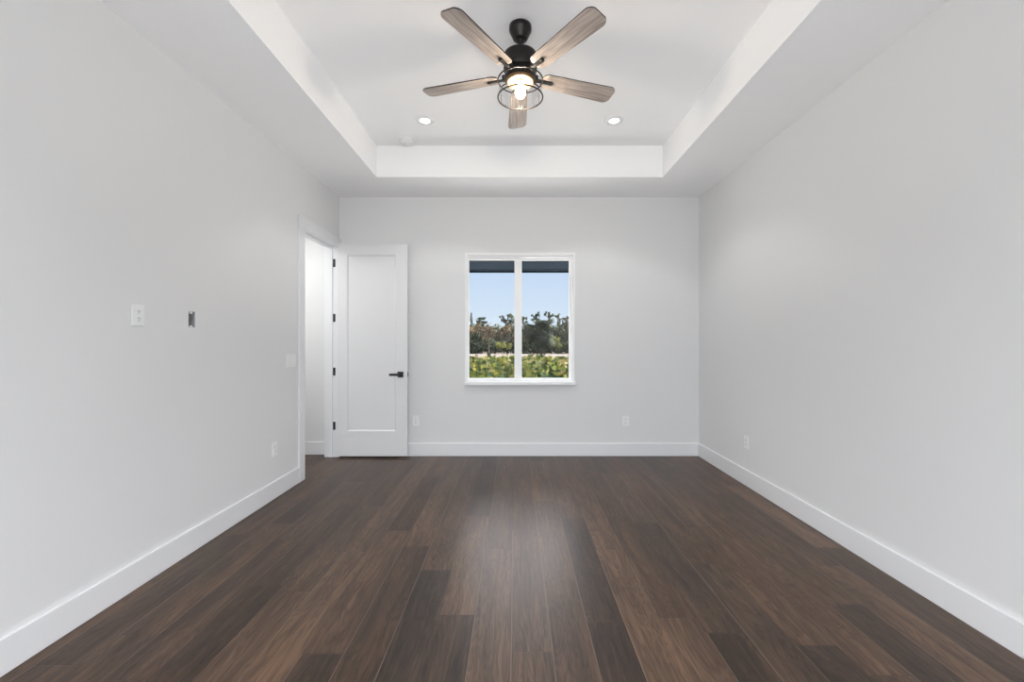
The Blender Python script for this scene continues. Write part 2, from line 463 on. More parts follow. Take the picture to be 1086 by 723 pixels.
# ------------------------------------------------------------------ doorway trim
t = empty('trim_1', (XL, (JN + JF) / 2, 0))
tag(t, 'white casing and jamb around the open doorway', 'door trim', kind='structure')
CT = 0.018
m = MB(); m.box(XL, XL + CT, JN - 0.105, JN, 0, HEAD + 0.105, bev=0.003); m.build('casing', M_TRIM, t)
m = MB(); m.box(XL, XL + CT, JN, JF, HEAD, HEAD + 0.105, bev=0.003); m.build('casing', M_TRIM, t)
m = MB(); m.box(XL, XL + CT, JF, YF - 0.002, 0, HEAD + 0.105, bev=0.003); m.build('casing', M_TRIM, t)
m = MB()
m.box(XL - WT - 0.005, XL + 0.001, JN - 0.02, JN, 0, HEAD + 0.02)
m.box(XL - WT - 0.005, XL + 0.001, JF, JF + 0.02, 0, HEAD + 0.02)
m.box(XL - WT - 0.005, XL + 0.001, JN, JF, HEAD, HEAD + 0.02)
m.build('jamb', M_TRIM, t)
m = MB()
sx0, sx1, st = XL - 0.10, XL - 0.060, 0.011
m.box(sx0, sx1, JN, JN + st, 0, HEAD - st, bev=0.002)
m.box(sx0, sx1, JF - st, JF, 0, HEAD - st, bev=0.002)
m.box(sx0, sx1, JN, JF, HEAD - st, HEAD, bev=0.002)
m.build('door_stop_strip', M_TRIM, t)

# ------------------------------------------------------------------ the open door
DX0, DX1, DY0, DY1, DZ0, DZ1 = -2.058, -1.249, 5.015, 5.050, 0.022, 2.476
d = empty('door_1', (DX0, DY1, 0))
tag(d, 'white one-panel door standing wide open against the window wall', 'door', kind='structure')
PX0, PX1, PZ0, PZ1, PD = DX0 + 0.112, DX1 - 0.136, 0.31, 2.347, 0.009
m = MB()
m.box(DX0, PX0, DY0, DY1, DZ0, DZ1, bev=0.0015); m.box(PX1, DX1, DY0, DY1, DZ0, DZ1, bev=0.0015)
m.box(PX0 - 0.001, PX1 + 0.001, DY0, DY1, DZ0, PZ0); m.box(PX0 - 0.001, PX1 + 0.001, DY0, DY1, PZ1, DZ1)
m.build('door_frame', M_DOOR, d)
m = MB()
# sunk panel with sloped sticking on both faces
for ya, yb in ((DY0, DY0 + PD), (DY1, DY1 - PD)):
    s = 0.014
    o_ = [(PX0, ya, PZ0), (PX1, ya, PZ0), (PX1, ya, PZ1), (PX0, ya, PZ1)]
    i_ = [(PX0 + s, yb, PZ0 + s), (PX1 - s, yb, PZ0 + s), (PX1 - s, yb, PZ1 - s), (PX0 + s, yb, PZ1 - s)]
    for q in range(4): m.quad(o_[q], o_[(q + 1) % 4], i_[(q + 1) % 4], i_[q])
    m.quad(*i_)
bmesh.ops.remove_doubles(m.bm, verts=m.bm.verts[:], dist=1e-5)
bmesh.ops.recalc_face_normals(m.bm, faces=m.bm.faces[:])
m.build('door_panel', M_DOOR, d)
hx, hz = -1.3275, 0.966
m = MB(); m.box(hx - 0.033, hx + 0.033, DY0 - 0.009, DY0, hz - 0.033, hz + 0.033, bev=0.002)
rose = m.build('handle_rose', M_BLACK, d)
m = MB(); m.lathe([(0.011, 0), (0.011, 0.045)], (hx, DY0 - 0.004, hz), 20, 'Y')
m.box(hx - 0.118, hx + 0.012, DY0 - 0.058, DY0 - 0.046, hz - 0.014, hz + 0.014, bev=0.003)
m.build('lever', M_BLACK, rose)
m = MB(); m.box(hx - 0.033, hx + 0.033, DY1, DY1 + 0.008, hz - 0.033, hz + 0.033, bev=0.002)
m.build('handle_rose', M_BLACK, d)
m = MB(); m.box(DX1 - 0.001, DX1 + 0.0015, DY0 + 0.006, DY1 - 0.006, hz - 0.03, hz + 0.03)
m.box(DX1, DX1 + 0.008, DY0 + 0.011, DY1 - 0.011, hz - 0.009, hz + 0.009, bev=0.002)
m.build('latch', M_BLACK, d)
for z in (2.262, 1.622, 0.996, 0.365):
    m = MB()
    m.box(-2.127, -2.100, JF - 0.0035, JF + 0.001, z - 0.046, z + 0.046, bev=0.001)
    tag(m.build('hinge', M_BLACK, d), 'black hinge')

# ------------------------------------------------------------------ window in the far wall
wn_ = empty('window_1', ((WX0 + WX1) / 2, YF, WZ0))
tag(wn_, 'white framed two-pane sliding window overlooking the trees', 'window', kind='structure')
PO = 0.020
m = MB()
cx0, cx1, cz0, cz1 = -0.594, 0.702, 0.842, 2.388
m.box(cx0, WX0, YF - PO, YF, cz0, cz1, bev=0.003); m.box(WX1, cx1, YF - PO, YF, cz0, cz1, bev=0.003)
m.box(WX0 - 0.002, WX1 + 0.002, YF - PO, YF, WZ1, cz1, bev=0.003)
m.build('casing', M_VINYL, wn_)
m = MB(); m.box(cx0 - 0.004, cx1 + 0.004, YF - 0.042, YF + 0.04, cz0 - 0.004, WZ0 + 0.002, bev=0.004)
m.build('sill', M_VINYL, wn_)
def ring(m, x0, x1, z0, z1, y0, y1, wl_, wr_, wb_, wt_, bev=0.002):
    m.box(x0, x0 + wl_, y0, y1, z0, z1, bev=bev); m.box(x1 - wr_, x1, y0, y1, z0, z1, bev=bev)
    m.box(x0 + wl_ - .001, x1 - wr_ + .001, y0, y1, z0, z0 + wb_, bev=bev); m.box(x0 + wl_ - .001, x1 - wr_ + .001, y0, y1, z1 - wt_, z1, bev=bev)
m = MB(); ring(m, WX0, WX1, WZ0, WZ1, YF + 0.020, YF + 0.105, 0.014, 0.020, 0.026, 0.026)
m.build('frame', M_VINYL, wn_)
s1 = (YF + 0.155) / F
gl = lambda px: (px - VX) * (YF + 0.05) / F
gz = lambda py: EYE + (VY - py) * (YF + 0.05) / F
# sliding sash in front (its meeting stile overlaps the fixed lite)
fx0, fx1, fz0, fz1 = WX0 + 0.014, WX1 - 0.020, WZ0 + 0.026, WZ1 - 0.026
m = MB()
ring(m, fx0, gl(551.6), fz0, fz1, YF + 0.030, YF + 0.062, gl(497.6) - fx0, gl(551.6) - gl(545.6), gz(400.8) - fz0, fz1 - gz(276))
sash = m.build('sash', M_VINYL, wn_)
m = MB(); m.box(gl(497.6) - .004, gl(545.6) + .004, YF + 0.044, YF + 0.048, gz(400.8) - .004, gz(276) + .004)
m.build('pane', M_GLASS, sash)
m = MB(); m.box(gl(546.6), gl(547.6), YF + 0.024, YF + 0.032, 1.55, 1.63, bev=0.002); m.build('sash_lock', M_VINYL, sash)
g2 = lambda px: (px - VX) * (YF + 0.08) / F
h2 = lambda py: EYE + (VY - py) * (YF + 0.07) / F
m = MB()
ring(m, gl(547.0), fx1, fz0, fz1, YF + 0.064, YF + 0.098, g2(553.4) - gl(547.0), fx1 - g2(603.3), h2(400.8) - fz0, fz1 - h2(276))
sash2 = m.build('sash', M_VINYL, wn_)
m = MB(); m.box(g2(553.4) - .004, g2(603.3) + .004, YF + 0.078, YF + 0.082, h2(400.8) - .004, h2(276) + .004)
m.build('pane', M_GLASS, sash2)
# interior drywall return stops at the frame; stucco face outside
# ------------------------------------------------------------------ rear glass door (behind the viewpoint), added to let in the fill
rg = empty('rear_fill_window', ((SX0 + SX1) / 2, YB, 0))
tag(rg, 'unseen white framed glass door behind the viewpoint, added for fill light', 'window', kind='structure')
m = MB(); ring(m, SX0, SX1, 0.0, SZ1, YB - 0.11, YB - 0.04, 0.05, 0.05, 0.04, 0.05)
xm = (SX0 + SX1) / 2
m.box(xm - 0.035, xm + 0.035, YB - 0.10, YB - 0.05, 0.04, SZ1 - 0.05, bev=0.002)
m.build('frame', M_VINYL, rg)
for a, b in ((SX0 + 0.05, xm - 0.035), (xm + 0.035, SX1 - 0.05)):
    m = MB(); m.box(a, b, YB - 0.078, YB - 0.072, 0.04, SZ1 - 0.05); m.build('pane', M_GLASS, rg)

# ------------------------------------------------------------------ eave outside
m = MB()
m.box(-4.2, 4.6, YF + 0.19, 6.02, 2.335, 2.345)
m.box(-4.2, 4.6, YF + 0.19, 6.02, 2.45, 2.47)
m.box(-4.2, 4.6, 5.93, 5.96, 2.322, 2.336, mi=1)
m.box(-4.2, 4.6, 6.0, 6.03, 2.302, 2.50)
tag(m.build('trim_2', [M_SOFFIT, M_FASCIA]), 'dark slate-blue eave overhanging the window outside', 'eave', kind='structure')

# ------------------------------------------------------------------ ceiling fan
FX, FY = 0.0315, 2.79
fan = empty('ceiling_fan', (FX, FY, ZT))
tag(fan, 'dark bronze five-blade ceiling fan with weathered wood blades and glass light', 'ceiling fan')
fc = (FX, FY, 0)
m = MB(); m.lathe([(0.0, ZT), (0.068, ZT), (0.072, ZT - 0.003), (0.072, ZT - 0.030), (0.0715, ZT - 0.032), (0.070, ZT - 0.034), (0.046, ZT - 0.084), (0.042, ZT - 0.089), (0.0, ZT - 0.089)], fc)
m.build('canopy', M_BRONZE, fan)
m = MB(); m.lathe([(0.0, ZT - 0.085), (0.024, ZT - 0.086), (0.026, ZT - 0.098), (0.020, ZT - 0.108), (0.0135, ZT - 0.110), (0.0135, 3.200), (0.0, 3.200)], fc, 28)
m.build('downrod', M_BRONZE, fan)
m = MB(); m.lathe([(0.0, 3.204), (0.030, 3.204), (0.034, 3.193), (0.096, 3.190), (0.104, 3.186), (0.107, 3.178), (0.107, 3.086), (0.100, 3.078), (0.0, 3.078)], fc, 56)
m.build('motor_housing', M_BRONZE, fan)
m = MB(); m.lathe([(0.0, 3.080), (0.092, 3.080), (0.096, 3.072), (0.096, 3.046), (0.104, 3.040), (0.104, 3.030), (0.098, 3.027), (0.0, 3.027)], fc, 56)
m.build('switch_housing', M_BRONZE, fan)
ZBL = 3.052
OFF = 1.5
def blade_mesh():
    # outline along +x from hub, y across; pitched so the counter-clockwise edge hangs lower
    r0, r1, w0, w1, cr_ = 0.148, 0.667, 0.058, 0.072, 0.035
    pts = []
    def corner(cx, cy, r, a0, a1, n=6):
        for i in range(n + 1):
            a = R(a0 + (a1 - a0) * i / n); pts.append((cx + r * math.cos(a), cy + r * math.sin(a)))
    corner(r1 - cr_, w1 - cr_, cr_, 0, 90)[0:0] if False else None
    pts.clear()
    for i in range(7):
        a = R(15 * i); pts.append((r1 - cr_ + cr_ * math.cos(a), w1 - cr_ + cr_ * math.sin(a)))
    for i in range(7):
        a = R(90 + 15 * i); pts.append((r0 + 0.04 + 0.04 * math.cos(a), w0 - 0.04 + 0.04 * math.sin(a)))
    for i in range(7):
        a = R(180 + 15 * i); pts.append((r0 + 0.04 + 0.04 * math.cos(a), -w0 + 0.04 + 0.04 * math.sin(a)))
    for i in range(7):
        a = R(270 + 15 * i); pts.append((r1 - cr_ + cr_ * math.cos(a), -w1 + cr_ + cr_ * math.sin(a)))
    # gentle bow of the tip
    pts = [(x + (0.012 * (1 - (y / w1) ** 2) if x > r1 - cr_ - .001 else 0), y) for x, y in pts]
    bm = bmesh.new(); uvl = bm.loops.layers.uv.new('blade')
    th = 0.0035
    top = [bm.verts.new((x, y, th)) for x, y in pts]; bot = [bm.verts.new((x, y, -th)) for x, y in pts]
    bm.faces.new(top); bm.faces.new(bot[::-1])
    n = len(pts)
    for i in range(n):
        f = bm.faces.new((top[i], bot[i], bot[(i + 1) % n], top[(i + 1) % n])); f.material_index = 1
    bmesh.ops.recalc_face_normals(bm, faces=bm.faces[:])
    for f in bm.faces:
        for lp in f.loops: lp[uvl].uv = (lp.vert.co.x, lp.vert.co.y)
    bmesh.ops.transform(bm, matrix=Matrix.Rotation(R(-10), 4, 'X'), verts=bm.verts[:])
    me = bpy.data.meshes.new('blade'); bm.to_mesh(me); bm.free()
    me.materials.append(M_OAK); me.materials.append(M_BRONZE)
    return me
def arm_mesh():
    m = MB()
    pr = [(0.088, 0.0), (0.125, 0.0), (0.215, -0.0)]
    m.box(0.085, 0.215, -0.013, 0.013, -0.013, -0.004, bev=0.003)
    m.lathe([(0.0, -0.014), (0.013, -0.014), (0.014, -0.010), (0.014, -0.004), (0.0, -0.004)], (0.213, 0, 0), 20)
    m.box(0.085, 0.120, -0.018, 0.018, -0.016, 0.020, bev=0.004)
    bmesh.ops.transform(m.bm, matrix=Matrix.Rotation(R(-10), 4, 'X'), verts=m.bm.verts[:])
    me = bpy.data.meshes.new('blade_arm'); m.bm.to_mesh(me); m.bm.free()
    me.materials.append(M_BRONZE); return me
bme, ame = blade_mesh(), arm_mesh()
for k in range(5):
    a = R(90 + OFF + 72 * k)
    b = bpy.data.objects.new('blade', bme); COL.objects.link(b); b.parent = fan
    b.location = (0, 0, ZBL - ZT); b.rotation_euler = (0, 0, a)
    tag(b, 'grey-brown weathered wood blade')
    c = bpy.data.objects.new('blade_arm', ame); COL.objects.link(c); c.parent = b
# light kit
RS, Z1, Z0 = 0.144, 3.022, 2.912
m = MB(); m.lathe([(RS - 0.004, Z0), (RS - 0.004, Z1)], fc, 64, cap=False)
shade = m.build('glass_shade', M_SHADE, fan)
m = MB(); m.torus(RS, 0.0042, (FX, FY, Z1)); m.torus(RS, 0.0046, (FX, FY, Z0)); m.build('shade_ring', M_BRONZE, shade)
for k in range(6):
    a = 2 * math.pi * (k + 0.5) / 6
    m = MB(); m.tube([(FX + RS * math.cos(a), FY + RS * math.sin(a), z) for z in (Z0, Z1)], 0.0013, 6)
    m.build('shade_wire', M_BRONZE, shade)
for k in range(3):
    a = 2 * math.pi * (k + 0.25) / 3
    m = MB(); m.tube([(FX + q * math.cos(a), FY + q * math.sin(a), z) for q, z in ((0.098, 3.034), (0.125, 3.032), (RS, Z1))], 0.004, 8)
    m.build('shade_bracket', M_BRONZE, shade)
m = MB(); m.lathe([(0.0, 3.028), (0.088, 3.028), (0.090, 3.022), (0.086, 3.008), (0.082, 3.006), (0.070, 3.014), (0.045, 3.024), (0.0, 3.026)], fc, 48)
m.build('light_pan', M_COPPER, fan)
m = MB(); m.lathe([(0.0, 3.027), (0.018, 3.027), (0.018, 3.016), (0.0, 3.014)], fc, 28)
m.build('bulb_socket', M_COPPER, fan)
m = MB(); m.lathe([(0.0, 3.016), (0.014, 3.016), (0.016, 3.004), (0.026, 2.976), (0.0310, 2.952), (0.030, 2.934), (0.022, 2.917), (0.010, 2.909), (0.0, 2.907)], fc, 28)
m.build('light_bulb', M_BULB, fan)

# ------------------------------------------------------------------ recessed lights and smoke detector
def can(x, y, label):
    o = empty('recessed_light', (x, y, ZT)); tag(o, label, 'ceiling light', 'recessed lights in the tray ceiling')
    m = MB(); m.lathe([(0.044, ZT - 0.005), (0.048, ZT - 0.009), (0.080, ZT - 0.006), (0.084, ZT), (0.044, ZT)], (x, y, 0), 40, cap=False)
    m.build('trim_ring', M_PLATE, o)
    m = MB(); m.lathe([(0.0, ZT - 0.004), (0.0445, ZT - 0.004), (0.0445, ZT - 0.001), (0, ZT - 0.001)], (x, y, 0), 32)
    m.build('lens', M_CAN, o)
    light('recessed_light_beam', 'SPOT', CAN_POWER, (x, y, ZT - 0.012), (0, 0, 0), (1.0, 0.985, 0.965), spot_size=R(114), spot_blend=0.35, shadow_soft_size=0.04).parent = None
can(-0.83, 3.975, 'lit round recessed light on the tray ceiling beside the smoke detector')
can(0.905, 3.975, 'lit round recessed light on the tray ceiling far from the smoke detector')
can(-0.83, 0.40, 'lit round recessed light above and behind the viewpoint, doorway side')
can(0.905, 0.40, 'lit round recessed light above and behind the viewpoint, blank wall side')

sx, sy = -1.092, 4.36
o = empty('smoke_detector', (sx, sy, ZT)); tag(o, 'round white smoke detector on the tray ceiling near its back corner', 'smoke detector')
m = MB(); m.lathe([(0.0, ZT), (0.076, ZT), (0.076, ZT - 0.010), (0.070, ZT - 0.013), (0, ZT - 0.013)], (sx, sy, 0), 40); m.build('base', M_PLATE, o)
m = MB(); m.lathe([(0.0, ZT - 0.013), (0.066, ZT - 0.013), (0.067, ZT - 0.030), (0.058, ZT - 0.042), (0.040, ZT - 0.046), (0, ZT - 0.047)], (sx, sy, 0), 40)
body = m.build('cover', M_PLATE, o)
m = MB(); m.lathe([(0.0, ZT - 0.046), (0.011, ZT - 0.046), (0.010, ZT - 0.050), (0, ZT - 0.050)], (sx, sy, 0), 20); m.build('test_button', M_VINYL, body)

# ------------------------------------------------------------------ outlets and switches
def on_wall(o, M, items):
    for name, m, material, par in items: pass
def plate_frame(side, u, z):
    """local frame: x along the wall (viewer's left to right), y out of the wall, z up"""
    if side == 'far': return Matrix.Translation((u, YF, z)) @ Matrix.Rotation(R(180), 4, 'Z')
    if side == 'left': return Matrix.Translation((XL, u, z)) @ Matrix.Rotation(R(-90), 4, 'Z')
    return Matrix.Translation((XR, u, z)) @ Matrix.Rotation(R(90), 4, 'Z')
def local_obj(name, m, material, root, T, rootloc, parent=None):
    bmesh.ops.transform(m.bm, matrix=T, verts=m.bm.verts[:])
    return m.build(name, material, parent or root)
def outlet(side, u, z, label, wd=0.076, ht=0.118):
    T = plate_frame(side, u, z)
    o = empty('wall_outlet', T.translation); tag(o, label, 'outlet')
    m = MB(); m.box(-wd / 2, wd / 2, 0.0, 0.006, -ht / 2, ht / 2, bev=0.002); local_obj('cover_plate', m, M_PLATE, o, T, None)
    for s in (1, -1):
        m = MB(); m.box(-0.0165, 0.0165, 0.004, 0.0085, s * 0.0195 - 0.0145, s * 0.0195 + 0.0145, bev=0.003)
        rc = local_obj('receptacle', m, M_PLATE, o, T, None)
        m = MB()
        for dx in (-0.0065, 0.0065): m.box(dx - 0.0013, dx + 0.0013, 0.008, 0.0089, s * 0.0195 - 0.001, s * 0.0195 + 0.008)
        m.lathe([(0, 0.0), (0.0024, 0.0), (0.0024, 0.001), (0, 0.001)], (0, 0.0089, s * 0.0195 - 0.0075), 10, 'Y')
        local_obj('slots', m, M_SLOT, o, T, None, rc)
    m = MB(); m.lathe([(0, 0), (0.0026, 0), (0.0026, 0.0012), (0, 0.0012)], (0, 0.0072, 0), 12, 'Y'); local_obj('screw', m, M_PLATE, o, T, None)
    return o
outlet('left', 2.380, 1.488, 'white outlet mounted at eye height beside the open wall box')
outlet('left', 3.732, 0.421, 'white outlet low on the doorway wall under the light switch')
outlet('far', -1.172, 0.413, 'white outlet low on the window wall beside the open door')
outlet('far', 1.299, 0.410, 'white outlet low on the window wall between window and blank wall')
outlet('right', 4.057, 0.403, 'white outlet low on the blank wall opposite the door')

T = plate_frame('left', 4.005, 1.170)
o = empty('light_switch', T.translation); tag(o, 'white three-gang rocker light switch beside the doorway casing', 'light switch')
m = MB(); m.box(-0.082, 0.082, 0, 0.006, -0.060, 0.060, bev=0.002); local_obj('cover_plate', m, M_PLATE, o, T, None)
for dx in (-0.046, 0, 0.046):
    m = MB(); m.box(dx - 0.0165, dx + 0.0165, 0.003, 0.0075, -0.033, 0.033, bev=0.0015)
    m.quad((dx - 0.0145, 0.0080, -0.031), (dx + 0.0145, 0.0080, -0.031), (dx + 0.0145, 0.0110, 0.031), (dx - 0.0145, 0.0110, 0.031))
    m.quad((dx - 0.0145, 0.0075, 0.031), (dx + 0.0145, 0.0075, 0.031), (dx + 0.0145, 0.0110, 0.031), (dx - 0.0145, 0.0110, 0.031))
    local_obj('rocker', m, M_PLATE, o, T, None)

o = empty('electrical_box', (XL, (BX0 + BX1) / 2, (BZ0 + BZ1) / 2)); tag(o, 'open grey metal electrical box set in the wall without a cover', 'electrical box')
m = MB(); q = 0.0015; dp = 0.055
m.box(XL - dp, XL - dp + q, BX0, BX1, BZ0, BZ1)
m.box(XL - dp, XL - 0.001, BX0, BX0 + q, BZ0, BZ1); m.box(XL - dp, XL - 0.001, BX1 - q, BX1, BZ0, BZ1)
m.box(XL - dp, XL - 0.001, BX0, BX1, BZ0, BZ0 + q); m.box(XL - dp, XL - 0.001, BX0, BX1, BZ1 - q, BZ1)
m.build('box_shell', M_STEEL, o)
yc = (BX0 + BX1) / 2
for z0, z1 in ((BZ1 - 0.014, BZ1 - q), (BZ0 + q, BZ0 + 0.012)):
    m = MB(); m.box(XL - 0.012, XL - 0.004, yc - 0.011, yc + 0.011, z0, z1, bev=0.001); m.build('mounting_ear', M_VINYL, o)
m = MB(); m.tube([(XL - 0.050, yc + 0.008, BZ1 - 0.02), (XL - 0.030, yc + 0.01, BZ1 - 0.04), (XL - 0.022, yc + 0.004, BZ0 + 0.045), (XL - 0.035, yc - 0.006, BZ0 + 0.03)], 0.004, 8)
m.build('cable', mat('cable_grey', (0.10, 0.10, 0.105), 0.5), o)

# ------------------------------------------------------------------ outdoors
GZ = -0.60
m = MB(); m.box(-90, 90, YF + 0.19, 160, GZ - 0.3, GZ); m.box(-90, 90, -40, YF + 0.19, GZ - 0.3, GZ)
tag(m.build('ground', M_DRYGRASS), 'dry grassy ground outside the window', 'ground', kind='structure')
m = MB(); m.box(-80, 80, 57.5, 68.0, GZ, GZ + 0.03)
tag(m.build('road', M_SAND), 'pale sandy road in front of the trees', 'road', kind='structure')

m = MB(); m.box(-7, 9, YF + 0.20, 9.6, GZ, GZ + 0.04)  # added strip below the line of sight, bounces sun into the room
tag(m.build('bounce_strip', mat('bounce_gravel', (0.80, 0.79, 0.77), 0.95, bump=(40, 0.5))), 'unseen pale gravel strip added to bounce sunlight through the window', 'bounce_strip', kind='structure')

class Leaves:
    def __init__(s): s.v, s.f, s.t = [], [], []
    def quad(s, c, nrm, size, asp, tone, rng):
        u = nrm.orthogonal().normalized(); u = Matrix.Rotation(rng.uniform(0, 6.28), 3, nrm) @ u; w_ = nrm.cross(u)
        i = len(s.v)
        s.v += [c - u * size, c + w_ * size * asp, c + u * size, c - w_ * size * asp]
        s.f.append((i, i + 1, i + 2, i + 3)); s.t.append(tone)
    def fan(s, c, direction, radius, n, tone, rng, spread=200, droop=0.25, wide=0.10):
        d = direction.normalized(); side = d.cross(Vector((0, 0, 1)))
        if side.length < 1e-3: side = Vector((1, 0, 0))
        side.normalize(); up = side.cross(d)
        for k in range(n):
            a = R(-spread / 2 + spread * k / (n - 1))
            v = d * math.cos(a) + side * math.sin(a)
            tip = c + v * radius - Vector((0, 0, droop * radius * rng.uniform(0.4, 1.2)))
            mid = c + v * radius * 0.55
            w_ = (d * -math.sin(a) + side * math.cos(a)) * radius * wide
            i = len(s.v)
            s.v += [c, mid + w_, tip, mid - w_ + up * radius * 0.05]
            s.f.append((i, i + 1, i + 2, i + 3)); s.t.append(min(1, max(0, tone + rng.uniform(-.12, .12))))
    def build(s, name, material, parent=None, off=(0, 0, 0)):
        me = bpy.data.meshes.new(name); o = Vector(off)
        me.from_pydata([tuple(Vector(v) - o) for v in s.v], [], s.f)
        at_ = me.color_attributes.new('tone', 'FLOAT_COLOR', 'CORNER')
        i = 0; buf = []
        for f, t_ in zip(s.f, s.t): buf += [t_, t_, t_, 1] * len(f)
        at_.data.foreach_set('color', buf)
        me.materials.append(material)
        ob = bpy.data.objects.new(name, me); COL.objects.link(ob)
        if parent: ob.parent = parent
        return ob

RNG = random.Random(21)
LEAF = {
    'dark': leaf_mat('leaf_dark_green', (0.0022, 0.0043, 0.0016), (0.0324, 0.0432, 0.0149), trans=.12),
    'grey': leaf_mat('leaf_grey_green', (0.0121, 0.0169, 0.0114), (0.1215, 0.1296, 0.0810), trans=.15),
    'brown': leaf_mat('leaf_brown', (0.0243, 0.0183, 0.0121), (0.2025, 0.1458, 0.0851), trans=.15),
    'yellow': leaf_mat('leaf_yellow_green', (0.0405, 0.0527, 0.0081), (0.2430, 0.2430, 0.0648)),
    'palm': leaf_mat('palm_frond', (0.0011, 0.0024, 0.0011), (0.0230, 0.0324, 0.0108), trans=0.05),
    'palmetto': leaf_mat('palmetto_frond', (0.0039, 0.0079, 0.0017), (0.2049, 0.1818, 0.0495), rough=0.4, trans=0.15, ramp=((0, (0.0033, 0.0099, 0.0027)), (0.3, (0.0198, 0.0463, 0.0066)), (0.55, (0.0991, 0.1091, 0.0149)), (0.8, (0.1652, 0.1322, 0.0231)), (1, (0.2479, 0.2049, 0.1256)))),
}
def clump(L, c, rx, ry, rz, n, size, rng, tone=(0.1, 0.9), core=0.55):
    for _ in range(n):
        v = Vector((rng.gauss(0, 1), rng.gauss(0, 1), rng.gauss(0, 1))).normalized()
        r = core + (1 - core) * rng.random() ** 0.6
        p = Vector((v.x * rx * r, v.y * ry * r, v.z * rz * r))
        nr = (v + Vector((rng.uniform(-.7, .7), rng.uniform(-.7, .7), rng.uniform(-.3, .9)))).normalized()
        L.quad(c + p, nr, size * rng.uniform(0.6, 1.3), rng.uniform(0.45, 0.8), rng.uniform(*tone), rng)
def tree(name, label, px, dist, base_py, clumps, kind, trunk_r=0.12, leaf=0.16, lean=0.0, density=1.0, cat='tree', group=None, tone=(0.05, 0.95)):
    """clumps: (px, py, half-width px, half-height px) in the photograph's frame, placed at the tree's own distance"""
    s = dist / F
    bx = (px - VX) * s
    root = empty(name, (bx, dist, GZ)); tag(root, label, cat, group)
    L = Leaves(); m = MB(); has = False
    top = max((EYE + (VY - c[1]) * s) for c in clumps)
    if trunk_r:
        m.tube([(bx, dist, GZ - 0.05), (bx + lean * .5, dist + 0.1, (GZ + top) / 2), (bx + lean, dist, top - 0.3)], [trunk_r, trunk_r * .75, trunk_r * .25], 8)
    for (cx, cy, hw, hh) in clumps:
        c = Vector(((cx - VX) * s, dist + RNG.uniform(-.5, .5), EYE + (VY - cy) * s))
        rx, rz = hw * s, hh * s
        n = int(density * 40 * (rx * rz + 0.35 * rx) / (leaf * leaf * 8))
        # break every crown into smaller tufts so its outline is ragged
        sub = max(4, int(5 + rx * rz * 2.0))
        for _ in range(sub):
            v = Vector((RNG.uniform(-1, 1), RNG.uniform(-1, 1), RNG.uniform(-1, 1)))
            if v.length > 1: v.normalize()
            cc = c + Vector((v.x * rx * .72, v.y * rx * .72, v.z * rz * .72))
            k = RNG.uniform(0.28, 0.50)
            tq = RNG.uniform(tone[0], tone[1]); clump(L, cc, rx * k, rx * k, rz * k * 0.9 + 0.1, max(8, n // sub), leaf, RNG, (tq * .45, min(1, tq + .12)), core=0.2)
            if trunk_r:
                zb = max(GZ + 0.5, cc.z - rz * 0.8)
                t_ = min(1, max(0, (zb - GZ) / max(top - GZ, .1)))
                m.tube([(bx + lean * t_, dist, zb - 0.3), cc], [trunk_r * .3, trunk_r * .08], 5)
    if trunk_r: m.build('trunk', M_BARK, root)
    L.build('foliage', LEAF[kind], root, root.location)
    return root

# far row, taller and airy
tree('pine', 'thin spiky treetop rising at the left edge of the window', 500, 83, 372, [(500, 343, 2.2, 8), (500.3, 335, 1.0, 4)], 'grey', 0.10, 0.16, density=0.8)
tree('oak', 'small dome-topped dark tree standing above the brown trees in the left pane', 511, 80, 372, [(511, 339.5, 6.5, 3.2), (509, 343, 4, 3), (514, 343, 4, 3)], 'dark', 0.14, 0.17)
tree('oak', 'tall airy grey-green tree just left of the window mullion', 538, 78, 372, [(533, 337, 4, 3.5), (541, 335.5, 5, 3.5), (537, 343, 8, 5), (544, 341, 5, 5)], 'grey', 0.16, 0.17, density=0.8)
tree('oak', 'mid-green tree just right of the window mullion behind the palm', 556, 80, 372, [(556, 340, 5, 4.5), (560, 347, 7, 6), (552, 350, 6, 7)], 'grey', 0.16, 0.18)
tree('pine', 'tall pine crown rising directly above the palm', 569, 76, 372, [(566.5, 334.5, 3.5, 2.6), (571, 332.5, 3.2, 3), (569, 340, 6, 4)], 'dark', 0.12, 0.15, density=0.85)
tree('pine', 'tallest pine crown above the right side of the palm', 582, 76, 372, [(580, 332.5, 4.2, 3), (584.5, 334.5, 4, 3.2), (583, 342, 7, 5)], 'grey', 0.14, 0.15, density=0.9)
tree('pine', 'airy pale pine between the palm and the window edge', 592, 80, 372, [(591, 334.5, 4, 3.2), (595, 341, 6, 6), (592, 350, 6, 7)], 'grey', 0.12, 0.16, density=0.75)
tree('oak', 'broad grey-green tree at the right edge of the window', 602, 75, 373, [(602, 338, 6, 5), (599, 349, 8, 8), (606, 352, 8, 11), (600, 364, 9, 8)], 'grey', 0.18, 0.18)
